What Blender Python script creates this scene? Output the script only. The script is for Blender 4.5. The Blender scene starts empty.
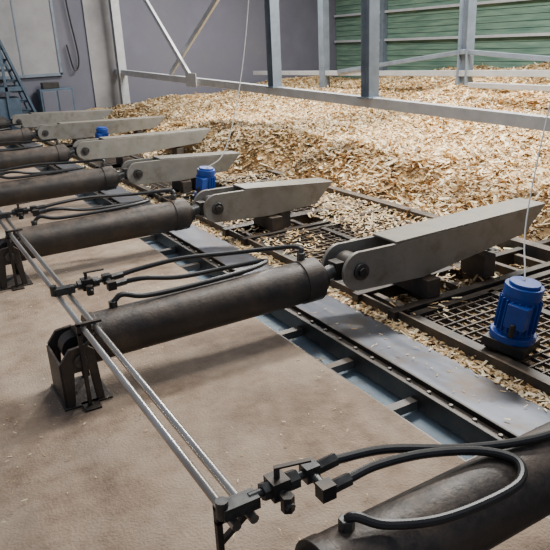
import bpy, bmesh, math, random
import numpy as np
from mathutils import Vector, Matrix
random.seed(3); rng=np.random.default_rng(5)
SC=bpy.context.scene
# ------------------------------------------------------------ materials
def mat(name,c1,c2=None,rough=0.6,metal=0.0,scale=6,detail=6,bump=0.0,bscale=40,pos=(0.35,0.65),c3=None,s3=1.5,p3=(0.5,0.7),stretch=(1,1,1),rough2=None,dust=None,c4=None,s4=.7,p4=(.45,.65)):
    m=bpy.data.materials.new(name); m.use_nodes=True; nt=m.node_tree; N=nt.nodes; L=nt.links
    b=N['Principled BSDF']; b.inputs['Roughness'].default_value=rough; b.inputs['Metallic'].default_value=metal
    tc=N.new('ShaderNodeTexCoord'); mp=N.new('ShaderNodeMapping'); mp.inputs['Scale'].default_value=stretch
    L.new(tc.outputs['Object'],mp.inputs[0])
    if c2 is None: c2=tuple(x*0.75 for x in c1)
    no=N.new('ShaderNodeTexNoise'); no.inputs['Scale'].default_value=scale; no.inputs['Detail'].default_value=detail
    no.inputs['Roughness'].default_value=0.65
    L.new(mp.outputs[0],no.inputs['Vector'])
    r=N.new('ShaderNodeValToRGB'); r.color_ramp.elements[0].position=pos[0]; r.color_ramp.elements[1].position=pos[1]
    r.color_ramp.elements[0].color=(*c1,1); r.color_ramp.elements[1].color=(*c2,1)
    L.new(no.outputs[0],r.inputs[0]); out=r.outputs[0]
    for cc,ss,pp in ((c3,s3,p3),(c4,s4,p4)):
        if cc is None: continue
        n3=N.new('ShaderNodeTexNoise'); n3.inputs['Scale'].default_value=ss; n3.inputs['Detail'].default_value=9
        n3.inputs['Roughness'].default_value=0.7
        L.new(tc.outputs['Object'],n3.inputs['Vector'])
        r3=N.new('ShaderNodeValToRGB'); r3.color_ramp.elements[0].position=pp[0]; r3.color_ramp.elements[1].position=pp[1]
        L.new(n3.outputs[0],r3.inputs[0])
        mx=N.new('ShaderNodeMix'); mx.data_type='RGBA'; L.new(r3.outputs[0],mx.inputs[0]); L.new(out,mx.inputs[6]); mx.inputs[7].default_value=(*cc,1)
        out=mx.outputs[2]
    if dust is not None:   # settled dust on upward-facing surfaces, broken up by noise
        ge=N.new('ShaderNodeNewGeometry'); sx=N.new('ShaderNodeSeparateXYZ'); L.new(ge.outputs['Normal'],sx.inputs[0])
        mr=N.new('ShaderNodeMapRange'); mr.inputs[1].default_value=.25; mr.inputs[2].default_value=1.0; mr.inputs[3].default_value=0; mr.inputs[4].default_value=1; L.new(sx.outputs[2],mr.inputs[0])
        nd=N.new('ShaderNodeTexNoise'); nd.inputs['Scale'].default_value=8; nd.inputs['Detail'].default_value=9; nd.inputs['Roughness'].default_value=.75; L.new(tc.outputs['Object'],nd.inputs['Vector'])
        rd=N.new('ShaderNodeMapRange'); rd.inputs[1].default_value=.40; rd.inputs[2].default_value=.62; rd.inputs[3].default_value=.1; rd.inputs[4].default_value=.9; L.new(nd.outputs[0],rd.inputs[0])
        mu=N.new('ShaderNodeMath'); mu.operation='MULTIPLY'; L.new(mr.outputs[0],mu.inputs[0]); L.new(rd.outputs[0],mu.inputs[1])
        mx=N.new('ShaderNodeMix'); mx.data_type='RGBA'; L.new(mu.outputs[0],mx.inputs[0]); L.new(out,mx.inputs[6]); mx.inputs[7].default_value=(*dust,1); out=mx.outputs[2]
    L.new(out,b.inputs['Base Color'])
    if rough2 is not None:
        mr=N.new('ShaderNodeMapRange'); mr.inputs[1].default_value=.3; mr.inputs[2].default_value=.7; mr.inputs[3].default_value=rough; mr.inputs[4].default_value=rough2
        L.new(no.outputs[0],mr.inputs[0]); L.new(mr.outputs[0],b.inputs['Roughness'])
    if bump>0:
        nb=N.new('ShaderNodeTexNoise'); nb.inputs['Scale'].default_value=bscale; nb.inputs['Detail'].default_value=4
        L.new(mp.outputs[0],nb.inputs['Vector'])
        bp=N.new('ShaderNodeBump'); bp.inputs['Strength'].default_value=bump; bp.inputs['Distance'].default_value=0.02
        L.new(nb.outputs[0],bp.inputs['Height']); L.new(bp.outputs[0],b.inputs['Normal'])
    return m
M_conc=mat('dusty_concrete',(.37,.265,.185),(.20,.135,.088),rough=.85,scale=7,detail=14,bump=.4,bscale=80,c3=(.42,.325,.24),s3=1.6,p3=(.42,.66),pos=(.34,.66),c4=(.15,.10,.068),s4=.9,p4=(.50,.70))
M_pit=mat('pit_sheet',(.60,.74,.82),(.40,.50,.57),rough=.45,metal=0,scale=3,c3=(.40,.30,.17),s3=4,p3=(.52,.72))
DU=(.19,.135,.09)
M_cyl=mat('dirty_black_cylinder',(.022,.020,.019),(.042,.035,.030),rough=.42,metal=.1,scale=5,bump=.12,bscale=70,c3=(.09,.065,.047),s3=4,p3=(.48,.77),rough2=.64,dust=(.15,.11,.082))
M_blk=mat('black_steel',(.018,.018,.020),(.045,.038,.032),rough=.5,metal=.3,scale=9,dust=(.09,.065,.045))
M_blk2=mat('dusty_black_steel',(.03,.03,.033),(.09,.068,.05),rough=.6,metal=.2,scale=6,dust=DU)
M_bar=mat('grey_cross_bar',(.13,.13,.13),(.08,.075,.07),rough=.5,metal=.3,scale=6,dust=DU)
M_grey=mat('grey_painted_steel',(.26,.25,.225),(.20,.19,.165),rough=.42,metal=.15,scale=4,bump=.06,c3=(.13,.10,.07),s3=5,p3=(.5,.76),dust=(.33,.275,.205))
M_pin=mat('pin_steel',(.10,.10,.10),(.04,.04,.04),rough=.4,metal=.6,scale=14)
M_chrome=mat('zinc_pipe',(.55,.53,.50),(.33,.29,.25),rough=.28,metal=.85,scale=9,stretch=(1,.2,1))
M_plate=mat('worn_steel_plate',(.12,.13,.16),(.17,.18,.205),rough=.34,metal=.75,scale=3,stretch=(2,.5,1),rough2=.46,c3=(.13,.095,.065),s3=3,p3=(.46,.70))
M_hose=mat('rubber_hose',(.012,.012,.013),(.025,.024,.023),rough=.42,scale=20)
M_fit=mat('fitting_steel',(.10,.10,.095),(.04,.04,.04),rough=.4,metal=.6,scale=25)
M_blue=mat('blue_motor_paint',(.010,.045,.27),(.015,.07,.33),rough=.4,scale=8)
M_beam=mat('galvanized_steel',(.50,.51,.52),(.41,.42,.43),rough=.5,metal=.15,scale=5,c3=(.32,.29,.26),s3=3,p3=(.55,.8))
M_col=mat('blue_grey_steel',(.20,.24,.29),(.14,.17,.205),rough=.5,metal=.2,scale=4)
M_wallb=mat('blue_grey_wall',(.155,.155,.195),(.12,.12,.15),rough=.8,scale=.8,c3=(.18,.175,.20),s3=.4)
M_wallp=mat('pale_panel',(.36,.35,.35),(.27,.265,.27),rough=.8,scale=1.5)
M_stair=mat('blue_stair_paint',(.085,.13,.18),(.055,.085,.12),rough=.5,scale=6)
M_cable=mat('white_cable',(.6,.6,.58),rough=.5)
M_dfloor=mat('dirty_channel_floor',(.13,.09,.055),(.28,.19,.11),rough=.9,scale=9,bump=.4)
M_base=mat('chip_bed',(.38,.24,.105),(.52,.35,.17),rough=.95,scale=22,bump=.8,bscale=45,c3=(.24,.145,.065),s3=1.2,p3=(.5,.7))
def mat_boards():
    m=bpy.data.materials.new('green_weathered_boards'); m.use_nodes=True; nt=m.node_tree; N=nt.nodes; L=nt.links
    b=N['Principled BSDF']; b.inputs['Roughness'].default_value=.8
    tc=N.new('ShaderNodeTexCoord'); mp=N.new('ShaderNodeMapping'); mp.inputs['Scale'].default_value=(1,.6,7); L.new(tc.outputs['Object'],mp.inputs[0])
    no=N.new('ShaderNodeTexNoise'); no.inputs['Scale'].default_value=2; no.inputs['Detail'].default_value=6; L.new(mp.outputs[0],no.inputs['Vector'])
    r=N.new('ShaderNodeValToRGB'); e=r.color_ramp.elements
    e[0].position=.3; e[0].color=(.065,.14,.105,1); e[1].position=.7; e[1].color=(.18,.28,.20,1)
    L.new(no.outputs[0],r.inputs[0]); L.new(r.outputs[0],b.inputs['Base Color']); return m
M_board=mat_boards()
def mat_chip():
    m=bpy.data.materials.new('wood_chips'); m.use_nodes=True; nt=m.node_tree; N=nt.nodes; L=nt.links
    b=N['Principled BSDF']; b.inputs['Roughness'].default_value=.65
    a=N.new('ShaderNodeAttribute'); a.attribute_name='chipcol'; L.new(a.outputs['Color'],b.inputs['Base Color']); return m
M_chip=mat_chip()
# ------------------------------------------------------------ mesh builder
class MB:
    def __init__(s): s.bm=bmesh.new(); s.mats=[]
    def mi(s,m):
        if m not in s.mats: s.mats.append(m)
        return s.mats.index(m)
    def box(s,c,size,m,rot=None):
        mt=Matrix.Translation(Vector(c))@(rot.to_4x4() if rot else Matrix.Identity(4))@Matrix.Diagonal((*size,1))
        r=bmesh.ops.create_cube(s.bm,size=1,matrix=mt); i=s.mi(m)
        for f in {f for v in r['verts'] for f in v.link_faces}: f.material_index=i
    def b2(s,p0,p1,m):
        s.box([(a+b)/2 for a,b in zip(p0,p1)],[abs(b-a) for a,b in zip(p0,p1)],m)
    def bar(s,p0,p1,w,h,m,up=Vector((0,0,1))):
        p0=Vector(p0);p1=Vector(p1);d=p1-p0;l=d.length;y=d/l
        x=y.cross(up)
        if x.length<1e-4: x=Vector((1,0,0))
        x.normalize();z=x.cross(y)
        s.box((p0+p1)/2,(w,l,h),m,Matrix((x,y,z)).transposed())
    def cyl(s,p0,p1,r,m,seg=24,r2=None):
        p0=Vector(p0);p1=Vector(p1);d=p1-p0
        q=d.to_track_quat('Z','Y').to_matrix().to_4x4()
        r_=bmesh.ops.create_cone(s.bm,cap_ends=True,segments=seg,radius1=r,radius2=r if r2 is None else r2,depth=d.length,matrix=Matrix.Translation((p0+p1)/2)@q); i=s.mi(m)
        for f in {f for v in r_['verts'] for f in v.link_faces}:
            f.material_index=i
            if len(f.verts)==4 and seg>8: f.smooth=True
    def prism(s,pts,y0,y1,m):  # pts in xz
        i=s.mi(m); a=[s.bm.verts.new((x,y0,z)) for x,z in pts]; b=[s.bm.verts.new((x,y1,z)) for x,z in pts]
        fs=[s.bm.faces.new(a),s.bm.faces.new(b[::-1])]
        n=len(pts)
        for k in range(n): fs.append(s.bm.faces.new((a[k],b[k],b[(k+1)%n],a[(k+1)%n])))
        for f in fs: f.material_index=i
    def tube(s,pts,r,m,seg=10,sub=8):
        P=[Vector(p) for p in pts]; P=[P[0]*2-P[1]]+P+[P[-1]*2-P[-2]]; C=[]
        for k in range(1,len(P)-2):
            a,b,c,d=P[k-1:k+3]
            for j in range(sub):
                t=j/sub; C.append(.5*((2*b)+(c-a)*t+(2*a-5*b+4*c-d)*t*t+(3*b-a-3*c+d)*t**3))
        C.append(P[-2]); i=s.mi(m); rings=[]; prev=None
        for k,c in enumerate(C):
            t=(C[min(k+1,len(C)-1)]-C[max(k-1,0)]).normalized()
            u=prev if prev is not None else (Vector((0,0,1)) if abs(t.z)<.9 else Vector((1,0,0)))
            u=(u-t*u.dot(t)).normalized(); prev=u; w=t.cross(u)
            rings.append([s.bm.verts.new(c+(u*math.cos(2*math.pi*q/seg)+w*math.sin(2*math.pi*q/seg))*r) for q in range(seg)])
        for A,B in zip(rings,rings[1:]):
            for q in range(seg):
                f=s.bm.faces.new((A[q],A[(q+1)%seg],B[(q+1)%seg],B[q])); f.smooth=True; f.material_index=i
        for R_ in (rings[0][::-1],rings[-1]): s.bm.faces.new(R_).material_index=i
    def done(s,name,loc=(0,0,0),bevel=0,parent=None):
        bmesh.ops.recalc_face_normals(s.bm,faces=s.bm.faces)
        me=bpy.data.meshes.new(name); s.bm.to_mesh(me); s.bm.free()
        for m in s.mats: me.materials.append(m)
        me.set_sharp_from_angle(angle=math.radians(35))
        o=bpy.data.objects.new(name,me); SC.collection.objects.link(o); o.location=loc
        if bevel:
            b=o.modifiers.new('bev','BEVEL'); b.width=bevel; b.segments=2; b.limit_method='ANGLE'; b.angle_limit=math.radians(40)
        if parent: o.parent=parent
        return o
# ------------------------------------------------------------ room shell
LY=[-1.0,1.22,3.33,5.5,7.72,10.1,12.9,15.6]
TIPX=[4.1,4.0,4.25,3.76,3.86,4.55,4.85,4.6]
TIPZ=[.48,.46,.50,.40,.41,.44,.41,.4]
EX=1.89; YW=17.5; XW=12.5
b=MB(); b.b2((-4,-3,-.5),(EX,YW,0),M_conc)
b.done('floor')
b=MB(); b.b2((EX,-3,-.25),(XW,YW,-.125),M_pit); b.done('floor_pit')
b=MB(); b.b2((-4,YW,-.5),(XW,YW+.2,5.5),M_wallb); b.done('wall_left')
b=MB(); b.b2((XW,-3,-.5),(XW+.2,YW,5.5),M_wallb)
z=.1
while z<5.3:
    b.b2((XW-.05,-3,z),(XW+random.uniform(-.005,.005),YW-.05,z+.13),M_board); z+=.142
b.done('wall_back')
b=MB()
for zz in (1.62,2.35,3.1): b.b2((XW-.16,-3,zz),(XW-.06,YW-.1,zz+.06),M_beam)
for yy in (3,6,9,12,15): b.b2((XW-.2,yy,0),(XW-.06,yy+.14,5.3),M_col)
b.done('wall_rail_frame')  # frame of steel rails and posts along the back wall
# ------------------------------------------------------------ channel deck
b=MB()
b.b2((EX+.001,-3,-.12),(EX+.015,YW,-.005),M_bar)
y=-2.8
while y<17:
    b.b2((EX+.015,y,-.08),(2.10,y+.055,-.03),M_bar); y+=.56
b.done('pit_cross_bars')
b=MB()
b.b2((2.10,-3,-.08),(2.125,YW,.03),M_blk); b.b2((2.125,-3,-.02),(2.20,YW,.0),M_blk); b.b2((2.19,-3,0),(2.205,YW,.03),M_blk)
y=-2.9
while y<17:
    b.cyl((2.158,y,.0),(2.158,y,.018),.014,M_bar,6); y+=.16
b.done('edge_rail',bevel=.003)
b=MB()
b.prism([(2.207,.02),(2.58,-.03),(2.60,-.11),(2.59,-.115),(2.57,-.05),(2.207,0)],-3,YW-.01,M_plate)
b.done('steel_slide_plate')
b=MB(); b.b2((2.6,-3,-.124),(XW-.2,YW,-.115),M_dfloor); b.done('floor_channel')
def grate(y0,y1):
    b=MB(); x0,x1=2.76,4.26
    for xx in (x0,3.5,x1):
        b.b2((xx-.03,y0,-.05),(xx+.03,y1,.02),M_blk)
    for yy in (y0,y1): b.b2((x0,yy-.03,-.05),(x1,yy+.03,.02),M_blk)
    x=x0+.09
    while x<x1-.04:
        b.b2((x-.005,y0,-.025),(x+.005,y1,.0),M_blk2); x+=.085
    y=y0+.085
    while y<y1-.04:
        b.b2((x0,y-.005,-.015),(x1,y+.005,.006),M_blk2); y+=.085
    b.done('steel_grating')
for a,c in zip(LY,LY[1:]): grate(a+.30,c-.30)
b=MB()
for xx in (4.5,): b.b2((xx-.05,-3,-.1),(xx+.05,YW,.07),M_blk2)
b.b2((2.70,-3,-.1),(2.72,YW,.03),M_blk2)
b.done('channel_rail')
# ------------------------------------------------------------ pushers / lanes
def ring(cx,cz,r,a0,a1,n=14):
    return [(cx+r*math.cos(math.radians(a0+(a1-a0)*k/n)),cz+r*math.sin(math.radians(a0+(a1-a0)*k/n))) for k in range(n+1)]
for i,y0 in enumerate(LY):
    b=MB()
    for s in (-1,1):
        b.b2((2.66,y0+s*.2-.035,-.08),(5.2,y0+s*.2+.035,.035),M_blk)
    x=2.8
    while x<5.1:
        b.b2((x,y0-.2,-.06),(x+.05,y0+.2,.01),M_blk2); x+=.3
    b.done('sliding_floor_frame',bevel=.004)
    b=MB(); hx,hz=2.46,.345; tx,tz=TIPX[i],TIPZ[i]
    prof=ring(hx,hz,.135,270,80)+[(hx+.35,hz+.128),(tx,tz),(tx-.20,tz-.19),(hx+.55,hz-.165)]
    for s in (-1,1):
        b.prism(prof,y0+s*.115-.014,y0+s*.115+.014,M_grey)
        b.cyl((hx,y0+s*.13,hz),(hx,y0+s*.150,hz),.058,M_pin)
        b.cyl((hx,y0+s*.15,hz),(hx,y0+s*.165,hz),.034,M_blk,seg=6)
    b.prism([(hx+.30,hz+.129),(tx+.01,tz-.001),(tx+.01,tz+.014),(hx+.30,hz+.145)],y0-.129,y0+.129,M_grey)
    b.prism([(tx+.01,tz+.014),(tx-.2,tz-.19),(tx-.22,tz-.18),(tx-.02,tz)],y0-.128,y0+.128,M_grey)
    b.cyl((hx,y0-.11,hz),(hx,y0+.11,hz),.045,M_pin)
    b.b2((3.0,y0-.19,.036),(3.12,y0+.19,.17),M_blk2); b.b2((tx-.62,y0-.12,.02),(tx-.5,y0+.12,.20),M_blk2)
    b.done('pusher_arm',bevel=.004)
    # cylinder
    b=MB(); cz=.305; r=.135; dx=.10 if i==1 else 0
    b.cyl((.72+dx,y0,cz),(2.16,y0,cz+.012),r,M_cyl,40)
    b.cyl((2.06,y0,cz+.012),(2.19,y0,cz+.013),r+.008,M_cyl,40); b.cyl((2.19,y0,cz+.013),(2.22,y0,cz+.014),r*.82,M_blk,32)
    b.cyl((2.22,y0,cz+.014),(2.25,y0,cz+.02),.085,M_blk,24)
    b.cyl((.69+dx,y0,cz),(.74+dx,y0,cz),r+.004,M_cyl,40); b.cyl((.62+dx,y0,cz),(.69+dx,y0,cz),.09,M_blk)
    b.cyl((2.25,y0,cz+.02),(2.36,y0,hz),.05,M_pin); b.cyl((hx,y0-.06,hz),(hx,y0+.06,hz),.095,M_blk,28)
    b.box((2.37,y0,hz),(.10,.1,.12),M_blk)
    b.cyl((.86+dx*.5,y0+.03,cz+.12),(.86+dx*.5,y0+.03,cz+.17),.026,M_fit,6); b.cyl((2.10,y0+.03,cz+.12),(2.10,y0+.03,cz+.2),.028,M_fit,6)
    for s in (-1,1):
        b.prism([(.50+dx,0),(.50+dx,.27),(.55+dx,.335),(.64+dx,.345),(.68+dx,.31),(.70+dx,.0),(.66+dx,0),(.64+dx,.2),(.56+dx,.2),(.54+dx,0)],y0+s*.15-.012,y0+s*.15+.012,M_cyl)
        b.cyl((.60+dx,y0+s*.155,cz-.04),(.60+dx,y0+s*.18,cz-.04),.036,M_pin)
    b.prism([(.49+dx,0),(.49+dx,.26),(.505+dx,.26),(.505+dx,0)],y0-.15,y0+.15,M_cyl)
    b.cyl((.60+dx,y0-.15,cz-.04),(.60+dx,y0+.15,cz-.04),.034,M_pin); b.b2((.48+dx,y0-.17,0),(.74+dx,y0+.17,.012),M_cyl)
    b.cyl((.61+dx,y0-.05,cz-.02),(.61+dx,y0+.05,cz-.02),.075,M_blk)
    b.done('hydraulic_cylinder',bevel=.003)
    # valve manifold and hoses
    b=MB(); ym=1.46 if i==1 else y0+.33; zp=.47
    b.cyl((.61,ym,zp),(.61,ym,zp+.06),.02,M_fit,12)
    b.box((.665,ym,zp+.02),(.12,.055,.04),M_fit)
    b.cyl((.70,ym,zp+.03),(1.0,ym,zp+.035),.015,M_fit,12)
    b.box((.80,ym,zp+.03),(.06,.065,.065),M_blk); b.cyl((.745,ym,zp+.03),(.77,ym,zp+.03),.03,M_fit,6)
    b.cyl((.835,ym,zp+.03),(.87,ym,zp+.03),.032,M_fit,6); b.cyl((.80,ym,zp+.06),(.80,ym,zp+.10),.010,M_fit,8)
    b.bar((.79,ym,zp+.10),(.90,ym-.04,zp+.11),.016,.007,M_blk)
    b.box((.92,ym,zp+.035),(.05,.05,.055),M_fit); b.cyl((.95,ym,zp+.035),(1.02,ym,zp+.04),.023,M_fit,6)
    b.cyl((.92,ym,zp+.035),(.92,ym-.09,zp+.02),.016,M_fit,12); b.box((.92,ym-.09,zp+.02),(.05,.045,.05),M_blk)
    b.cyl((.92,ym-.09,zp+.02),(1.01,ym-.09,zp+.025),.022,M_fit,6); b.cyl((.80,ym,zp+.03),(.80,ym-.08,zp+.0),.017,M_fit,8)
    b.cyl((.80,ym-.06,zp-.02),(.80,ym-.06,zp+.035),.022,M_blk,6)
    if i==1:
        A=[(1.0,ym,zp+.04),(1.2,1.42,zp+.03),(1.45,1.31,zp+.0),(1.7,1.22,zp-.005),(1.95,1.20,zp+.0),(2.07,1.23,zp+.03),(2.10,1.25,zp+.02)]
        B=[(1.0,ym-.09,zp+.025),(1.12,1.37,zp+.03),(1.3,1.34,zp+.02),(1.48,1.27,zp+.0),(1.55,1.18,zp-.01),(1.49,1.11,zp-.02),(1.35,1.10,zp-.025),(1.15,1.12,zp-.02),(1.0,1.18,zp-.01),(.93,1.23,zp+.015),(.91,1.25,zp+.0)]
    else:
        A=[(1.0,ym,zp+.04),(1.15,ym,zp+.055),(1.4,ym-.01,zp+.065),(1.7,ym-.06,zp+.05),(1.95,ym-.14,zp+.05),(2.08,ym-.22,zp+.06),(2.115,ym-.28,zp+.055),(2.10,ym-.30,zp+.02)]
        B=[(1.0,ym-.09,zp+.025),(1.12,ym-.12,zp+.03),(1.35,ym-.10,zp-.02),(1.7,ym-.10,zp-.03),(1.9,ym-.2,zp-.005),(1.7,ym-.30,zp+.0),(1.35,ym-.32,zp-.005),(1.05,ym-.32,zp+.0),(.92,ym-.30,zp+.03),(.865,ym-.30,zp+.0)]
    b.tube(A,.0155,M_hose); b.tube(B,.0155,M_hose)
    b.done('hydraulic_hose_assembly')
b=MB()
for x in (.635,.695): b.cyl((x,1.42,.45),(x,YW-.6,.45),.0155,M_chrome,16)
b.done('hydraulic_pipe_pair')
for y0 in LY[1:]:
    b=MB(); yy=y0-.19 if y0>2 else 1.50
    b.b2((.60,yy-.012,0),(.62,yy+.012,.485),M_blk); b.b2((.57,yy-.05,0),(.66,yy+.05,.012),M_blk)
    b.b2((.60,yy-.012,.418),(.73,yy+.012,.433),M_blk); b.b2((.60,yy-.012,.468),(.73,yy+.012,.483),M_blk); b.b2((.655,yy-.01,.43),(.675,yy+.01,.47),M_blk)
    b.bar((.61,yy,.34),(.73,yy,.425),.02,.015,M_blk)
    b.done('pipe_support_stand',bevel=.002)
# ------------------------------------------------------------ motors
def motor(x,y,s=1):
    b=MB()
    b.cyl((0,0,.10),(0,0,.34),.105,M_blue,32); b.cyl((0,0,.34),(0,0,.40),.112,M_blue,32); b.cyl((0,0,.40),(0,0,.42),.09,M_blue,32)
    for k in range(20):
        a=k*math.pi/10; b.box((.108*math.cos(a),.108*math.sin(a),.22),(.03,.008,.2),M_blue,Matrix.Rotation(a,3,'Z'))
    b.box((-.10,-.04,.24),(.09,.12,.14),M_blue); b.cyl((0,0,.06),(0,0,.10),.135,M_blue,32)
    b.box((0,0,.03),(.26,.26,.06),M_blk); b.cyl((-.15,-.04,.2),(-.15,-.04,.12),.016,M_blk,8)
    b.cyl((0,0,-.05),(0,0,.03),.05,M_blk,12)
    o=b.done('blue_electric_motor',(x,y,.03),bevel=.003); o.scale=(s,s,s); o.rotation_euler=(.12,.06,.3)
motor(2.90,2.33,.98); motor(3.05,7.0,.95); motor(3.3,12.1,.95); motor(3.0,.1)
b=MB(); b.tube([(2.94,2.30,.44),(3.3,2.6,.8),(4.2,3.1,2.0),(5.5,3.8,3.9)],.005,M_cable,6); b.done('lifting_cable')
b=MB(); b.tube([(3.05,6.9,.42),(3.35,6.95,.62),(3.75,7.2,1.45),(4.05,7.4,2.6),(4.2,7.5,3.9)],.006,M_cable,6); b.done('lifting_cable')
# ------------------------------------------------------------ structure
BX=5.4
def beamz(y): return .91+(y-3)*(1.18-.91)/14
b=MB()
b.bar((BX,-1,beamz(-1)),(BX,YW,beamz(YW)),.10,.13,M_beam)
b.done('horizontal_beam',bevel=.006)
for y0 in (9.25,6.84):
    b=MB(); z0=beamz(y0)+.05
    b.b2((BX-.08,y0-.085,z0),(BX+.08,y0-.073,5.3),M_col); b.b2((BX-.08,y0+.073,z0),(BX+.08,y0+.085,5.3),M_col); b.b2((BX-.008,y0-.08,z0),(BX+.008,y0+.08,5.3),M_col)
    b.b2((BX-.11,y0-.12,z0),(BX+.11,y0+.12,z0+.02),M_col)
    b.done('steel_column')
b=MB(); b.b2((BX-.1,16.9,-.1),(BX+.1,16.93,5.3),M_beam); b.b2((BX-.1,17.07,-.1),(BX+.1,17.1,5.3),M_beam); b.b2((BX-.01,16.9,-.1),(BX+.01,17.1,5.3),M_beam)
b.done('steel_column')
b=MB(); b.bar((BX-.08,12.3,beamz(12.3)),(BX-.08,15.9,3.75),.05,.10,M_beam); b.bar((BX+.08,14.0,beamz(14)),(BX+.08,9.6,3.4),.05,.10,M_beam)
b.b2((BX-.11,12.1,beamz(12.3)-.1),(BX-.09,12.6,beamz(12.3)+.16),M_beam)
b.done('diagonal_brace')
QX=9
b=MB(); b.bar((QX,2,1.2),(QX,16.5,.95),.1,.10,M_beam)
b.bar((QX-.05,8.7,1.45),(QX-.05,12.5,1.05),.05,.08,M_col); b.bar((QX-.05,8.7,1.45),(QX-.05,5,1.2),.05,.08,M_col)
b.bar((QX-1,2,1.0),(QX-.6,8.0,.95),.1,.08,M_beam)
b.done('rear_frame_beam',bevel=.005)
b=MB(); b.b2((QX-.09,8.6,.2),(QX+.09,8.62,5.3),M_col); b.b2((QX-.09,8.8,.2),(QX+.09,8.82,5.3),M_col); b.b2((QX-.01,8.6,.2),(QX+.01,8.82,5.3),M_col)
b.done('steel_column')
b=MB(); b.b2((QX-.09,13.0,.2),(QX+.09,13.2,5.3),M_col); b.done('steel_column',bevel=.01)
# left wall things
b=MB(); b.b2((2.2,YW-.06,1.25),(3.95,YW-.01,3.6),M_wallp)
for xx in (2.15,3.95): b.b2((xx,YW-.09,1.2),(xx+.06,YW-.005,3.65),M_col)
b.b2((2.15,YW-.09,1.18),(4.01,YW-.005,1.25),M_col); b.b2((3.05,YW-.075,1.25),(3.08,YW-.01,3.6),M_col); b.done('window_1')
b=MB(); b.b2((4.75,YW-.05,.3),(5.5,YW-.005,5.2),M_wallp); b.done('trim_1')
b=MB(); b.tube([(4.35,YW-.1,5),(4.33,YW-.12,3),(4.45,YW-.12,1.6),(4.3,YW-.12,1.3),(4.2,YW-.1,1.9)],.02,M_hose,8); b.done('hanging_hose')
b=MB()
A0=Vector((3.12,16.3,0));A1=Vector((2.45,16.3,2.1))
for dy in (0,.7):
    b.bar(A0+Vector((0,dy,0)),A1+Vector((0,dy,0)),.05,.24,M_stair,up=Vector((0,1,0)))
for k in range(1,9):
    p=A0.lerp(A1,k/9); b.box((p.x-.1,p.y+.35,p.z),(.3,.66,.04),M_stair)
b.b2((1.0,16.2,.95),(2.80,17.1,1.05),M_stair)
b.b2((1.3,16.4,1.05),(2.35,16.9,1.45),M_stair); b.b2((1.0,16.25,.1),(2.7,17.0,.8),M_stair)
for xx in (1.2,2.4): b.b2((xx,16.2,0),(xx+.06,16.26,2.0),M_stair)
b.b2((1.0,16.2,1.5),(2.5,16.25,1.55),M_stair); b.b2((1.0,16.2,1.95),(2.5,16.25,2.0),M_stair)
b.done('blue_steel_staircase')
b=MB(); b.b2((3.3,17.0,0),(4.1,17.4,.9),M_stair); b.b2((3.35,16.98,.1),(3.68,17.0,.85),M_wallb); b.b2((3.72,16.98,.1),(4.05,17.0,.85),M_wallb); b.b2((3.4,17.05,.9),(3.8,17.3,1.05),M_blk)
b.done('control_cabinet',bevel=.01)
# ------------------------------------------------------------ wood chips
def sm(t): t=np.clip(t,0,1); return t*t*(3-2*t)
def vnoise(x,y,s,seed):
    r=np.random.default_rng(seed).random((128,128))
    X=x/s+50;Y=y/s+50; xi=np.floor(X).astype(int);yi=np.floor(Y).astype(int); fx=sm(X-xi);fy=sm(Y-yi)
    g=lambda a,c: r[a%128,c%128]
    return (g(xi,yi)*(1-fx)+g(xi+1,yi)*fx)*(1-fy)+(g(xi,yi+1)*(1-fx)+g(xi+1,yi+1)*fx)*fy-.5
def H(x,y):
    foot=4.0+.7*vnoise(x*0,y,.8,1)-.5*sm((y-6.5)/4)
    dl=np.min(np.abs(y[...,None]-np.array(LY)),axis=-1)
    foot=foot+.5*np.exp(-(dl/.3)**2)
    e=(x-foot)
    g=1-.6*sm((y-9)/7)
    h=.42*sm(e/1.3)+ .72*g*sm((x-6.0)/5.5)
    h+= (.26*vnoise(x,y,1.7,2)+.12*vnoise(x,y,.8,3)+.05*vnoise(x,y,.3,4))*sm(e/1.0)
    return np.where(e>0,h,-.1+e*.5)-.06
XB=XW-.22
nx,ny=230,420
xs=np.linspace(3.3,XB,nx); ys=np.linspace(-2.5,YW-.12,ny)
X,Y=np.meshgrid(xs,ys,indexing='ij'); Z=np.maximum(H(X,Y),-.113)
bedv=np.stack([X,Y,Z],-1).reshape(-1,3)
idx=np.arange(nx*ny).reshape(nx,ny)
bedf=np.stack([idx[:-1,:-1],idx[1:,:-1],idx[1:,1:],idx[:-1,1:]],-1).reshape(-1,4)
def flakes(px,py,pz,smin,smax,tilt,big=0.0):
    n=len(px); L=rng.uniform(smin,smax,n)*rng.uniform(.7,1.3,n); W=rng.uniform(smin*.35,smax*.35,n)
    B=rng.random(n)<big; L=np.where(B,L*1.7,L); W=np.where(B,W*1.9,W)
    yaw=rng.uniform(0,2*np.pi,n); a=rng.normal(0,tilt,n); c=rng.normal(0,tilt,n)
    ux=np.stack([np.cos(yaw)*np.cos(a),np.sin(yaw)*np.cos(a),np.sin(a)],-1)
    vx=np.stack([-np.sin(yaw)*np.cos(c),np.cos(yaw)*np.cos(c),np.sin(c)],-1)
    P=np.stack([px,py,pz],-1)
    k=rng.uniform(.2,1,(n,1)); k2=rng.uniform(.6,1.3,(n,1)); k3=rng.uniform(.4,1.2,(n,1))
    U=ux*L[:,None]/2; V=vx*W[:,None]/2
    return np.stack([P-U*k2-V*k,P+U-V*k3,P+U*.8*k2+V*k,P-U*.8+V],1).reshape(-1,3)
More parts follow.
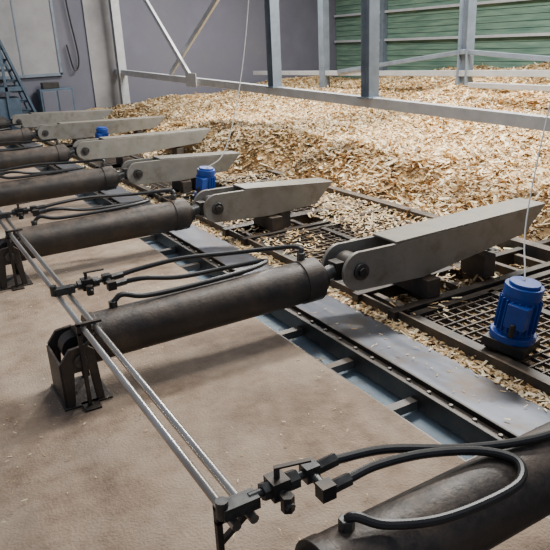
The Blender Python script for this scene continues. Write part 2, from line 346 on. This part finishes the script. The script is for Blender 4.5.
def chipcols(n,dark=0.0,x=None,y=None):
    t=rng.random(n); t2=rng.random(n)
    c1=np.array([.81,.56,.275]);c2=np.array([.54,.33,.14]);c3=np.array([.96,.80,.51])
    c=c1*(1-t[:,None])+c2*t[:,None]; c=np.where(t2[:,None]>.68,c3,c); c=np.where(t2[:,None]<.12,c2*.35,c)
    if x is not None:
        d=sm((vnoise(x,y,1.5,9)+.2)*1.6)[:,None]*.40; c=c*(1-d)
    return c*(1-dark)
def build(name,v,f,cols,mats,mi):
    me=bpy.data.meshes.new(name); me.vertices.add(len(v)); me.vertices.foreach_set('co',v.ravel().astype(np.float32))
    me.loops.add(f.size); me.loops.foreach_set('vertex_index',f.ravel().astype(np.int32))
    me.polygons.add(len(f)); me.polygons.foreach_set('loop_start',np.arange(0,f.size,4,dtype=np.int32))
    me.polygons.foreach_set('material_index',mi.astype(np.int32))
    me.update(calc_edges=True)
    at=me.color_attributes.new('chipcol','FLOAT_COLOR','POINT'); at.data.foreach_set('color',np.concatenate([cols,np.ones((len(cols),1))],1).ravel().astype(np.float32))
    for m in mats: me.materials.append(m)
    o=bpy.data.objects.new(name,me); SC.collection.objects.link(o); return o
n=210000
px=3.35+(XB-3.4)*rng.random(n)**1.25; py=-1.5+(YW+1.3)*rng.random(n)**1.15
pz=H(px,py); ok=(pz>-.115); px,py,pz=px[ok],py[ok],pz[ok]
fv=flakes(px,py,pz+rng.uniform(.0,.035,len(px)),.03,.105,.38,.15)
nf=len(px); ff=np.arange(nf*4).reshape(-1,4)+len(bedv)
cols=np.concatenate([np.tile([.4,.3,.2],(len(bedv),1)),np.repeat(chipcols(nf,0,px,py),4,axis=0)])
build('wood_chip_pile',np.concatenate([bedv,fv]),np.concatenate([bedf,ff]),cols,[M_base,M_chip],np.concatenate([np.zeros(len(bedf)),np.ones(nf)]))
def spill(n,x0,x1,zf,y0=-1,y1=17,th=0,ns=.6,sd=20,smin=.03,smax=.08,tilt=.3):
    x=rng.uniform(x0,x1,n);y=y0+(y1-y0)*rng.random(n)**1.2
    k=vnoise(x,y,ns,sd)+rng.uniform(-.12,.12,n)>th; x=x[k];y=y[k]
    z=zf(x)+rng.uniform(0,.02,len(x)); return flakes(x,y,z,smin,smax,tilt),len(x)
S=[spill(38000,2.62,4.4,lambda x:-.075+0*x,th=-.4),spill(9000,2.57,2.72,lambda x:-.045+0*x,th=-.5),spill(13000,2.75,4.4,lambda x:.012+0*x,th=.05,sd=22),
   spill(380,2.25,2.58,lambda x:.016-(x-2.207)*.134,th=-.1,smin=.012,smax=.04,tilt=.06),spill(300,1.92,2.09,lambda x:-.12+0*x,th=.0,tilt=.05,smin=.015,smax=.04),
   spill(14000,3.6,4.8,lambda x:.03+0*x,th=-.07,sd=25),
   spill(3200,.0,1.88,lambda x:.002+0*x,th=.0,sd=27,smin=.007,smax=.026,tilt=.03,ns=.7)]
v=np.concatenate([s[0] for s in S]); n=sum(s[1] for s in S)
build('spilled_wood_chips',v,np.arange(n*4).reshape(-1,4),np.repeat(chipcols(n,.12),4,axis=0),[M_chip],np.zeros(n))
# ------------------------------------------------------------ lights
w=bpy.data.worlds.new('W'); SC.world=w; w.use_nodes=True
w.node_tree.nodes['Background'].inputs[0].default_value=(.72,.81,1.0,1); w.node_tree.nodes['Background'].inputs[1].default_value=.34
def area(name,loc,tgt,sx,sy,e,col):
    l=bpy.data.lights.new(name,'AREA'); l.shape='RECTANGLE'; l.size=sx; l.size_y=sy; l.energy=e; l.color=col
    o=bpy.data.objects.new(name,l); SC.collection.objects.link(o); o.location=loc
    o.rotation_euler=(Vector(tgt)-Vector(loc)).to_track_quat('-Z','Y').to_euler()
area('ceiling_lamp',(7.5,6,5.6),(6.5,6.5,0),.8,3,1250,(1,.98,.93))
area('ceiling_lamp',(7,13,5.6),(6,12,0),.8,3,800,(1,.98,.94))
area('ceiling_lamp',(2.6,4.0,5.0),(2.0,3.6,0),.5,2,165,(1,.97,.92))
# ------------------------------------------------------------ camera
f=648.0;HH=1.8
def d(u,v): return Vector((u-275,-(v-275),-f))
x=d(1480,-17).normalized(); y=d(-126,58); y=(y-x*y.dot(x)).normalized(); z=x.cross(y)
R=Matrix((x,y,z))
cam=bpy.data.cameras.new('cam'); cam.sensor_width=36; cam.lens=f/550*36; cam.clip_start=.05
co=bpy.data.objects.new('cam',cam); SC.collection.objects.link(co)
co.matrix_world=Matrix.Translation((0,0,HH))@R.to_4x4()
SC.camera=co
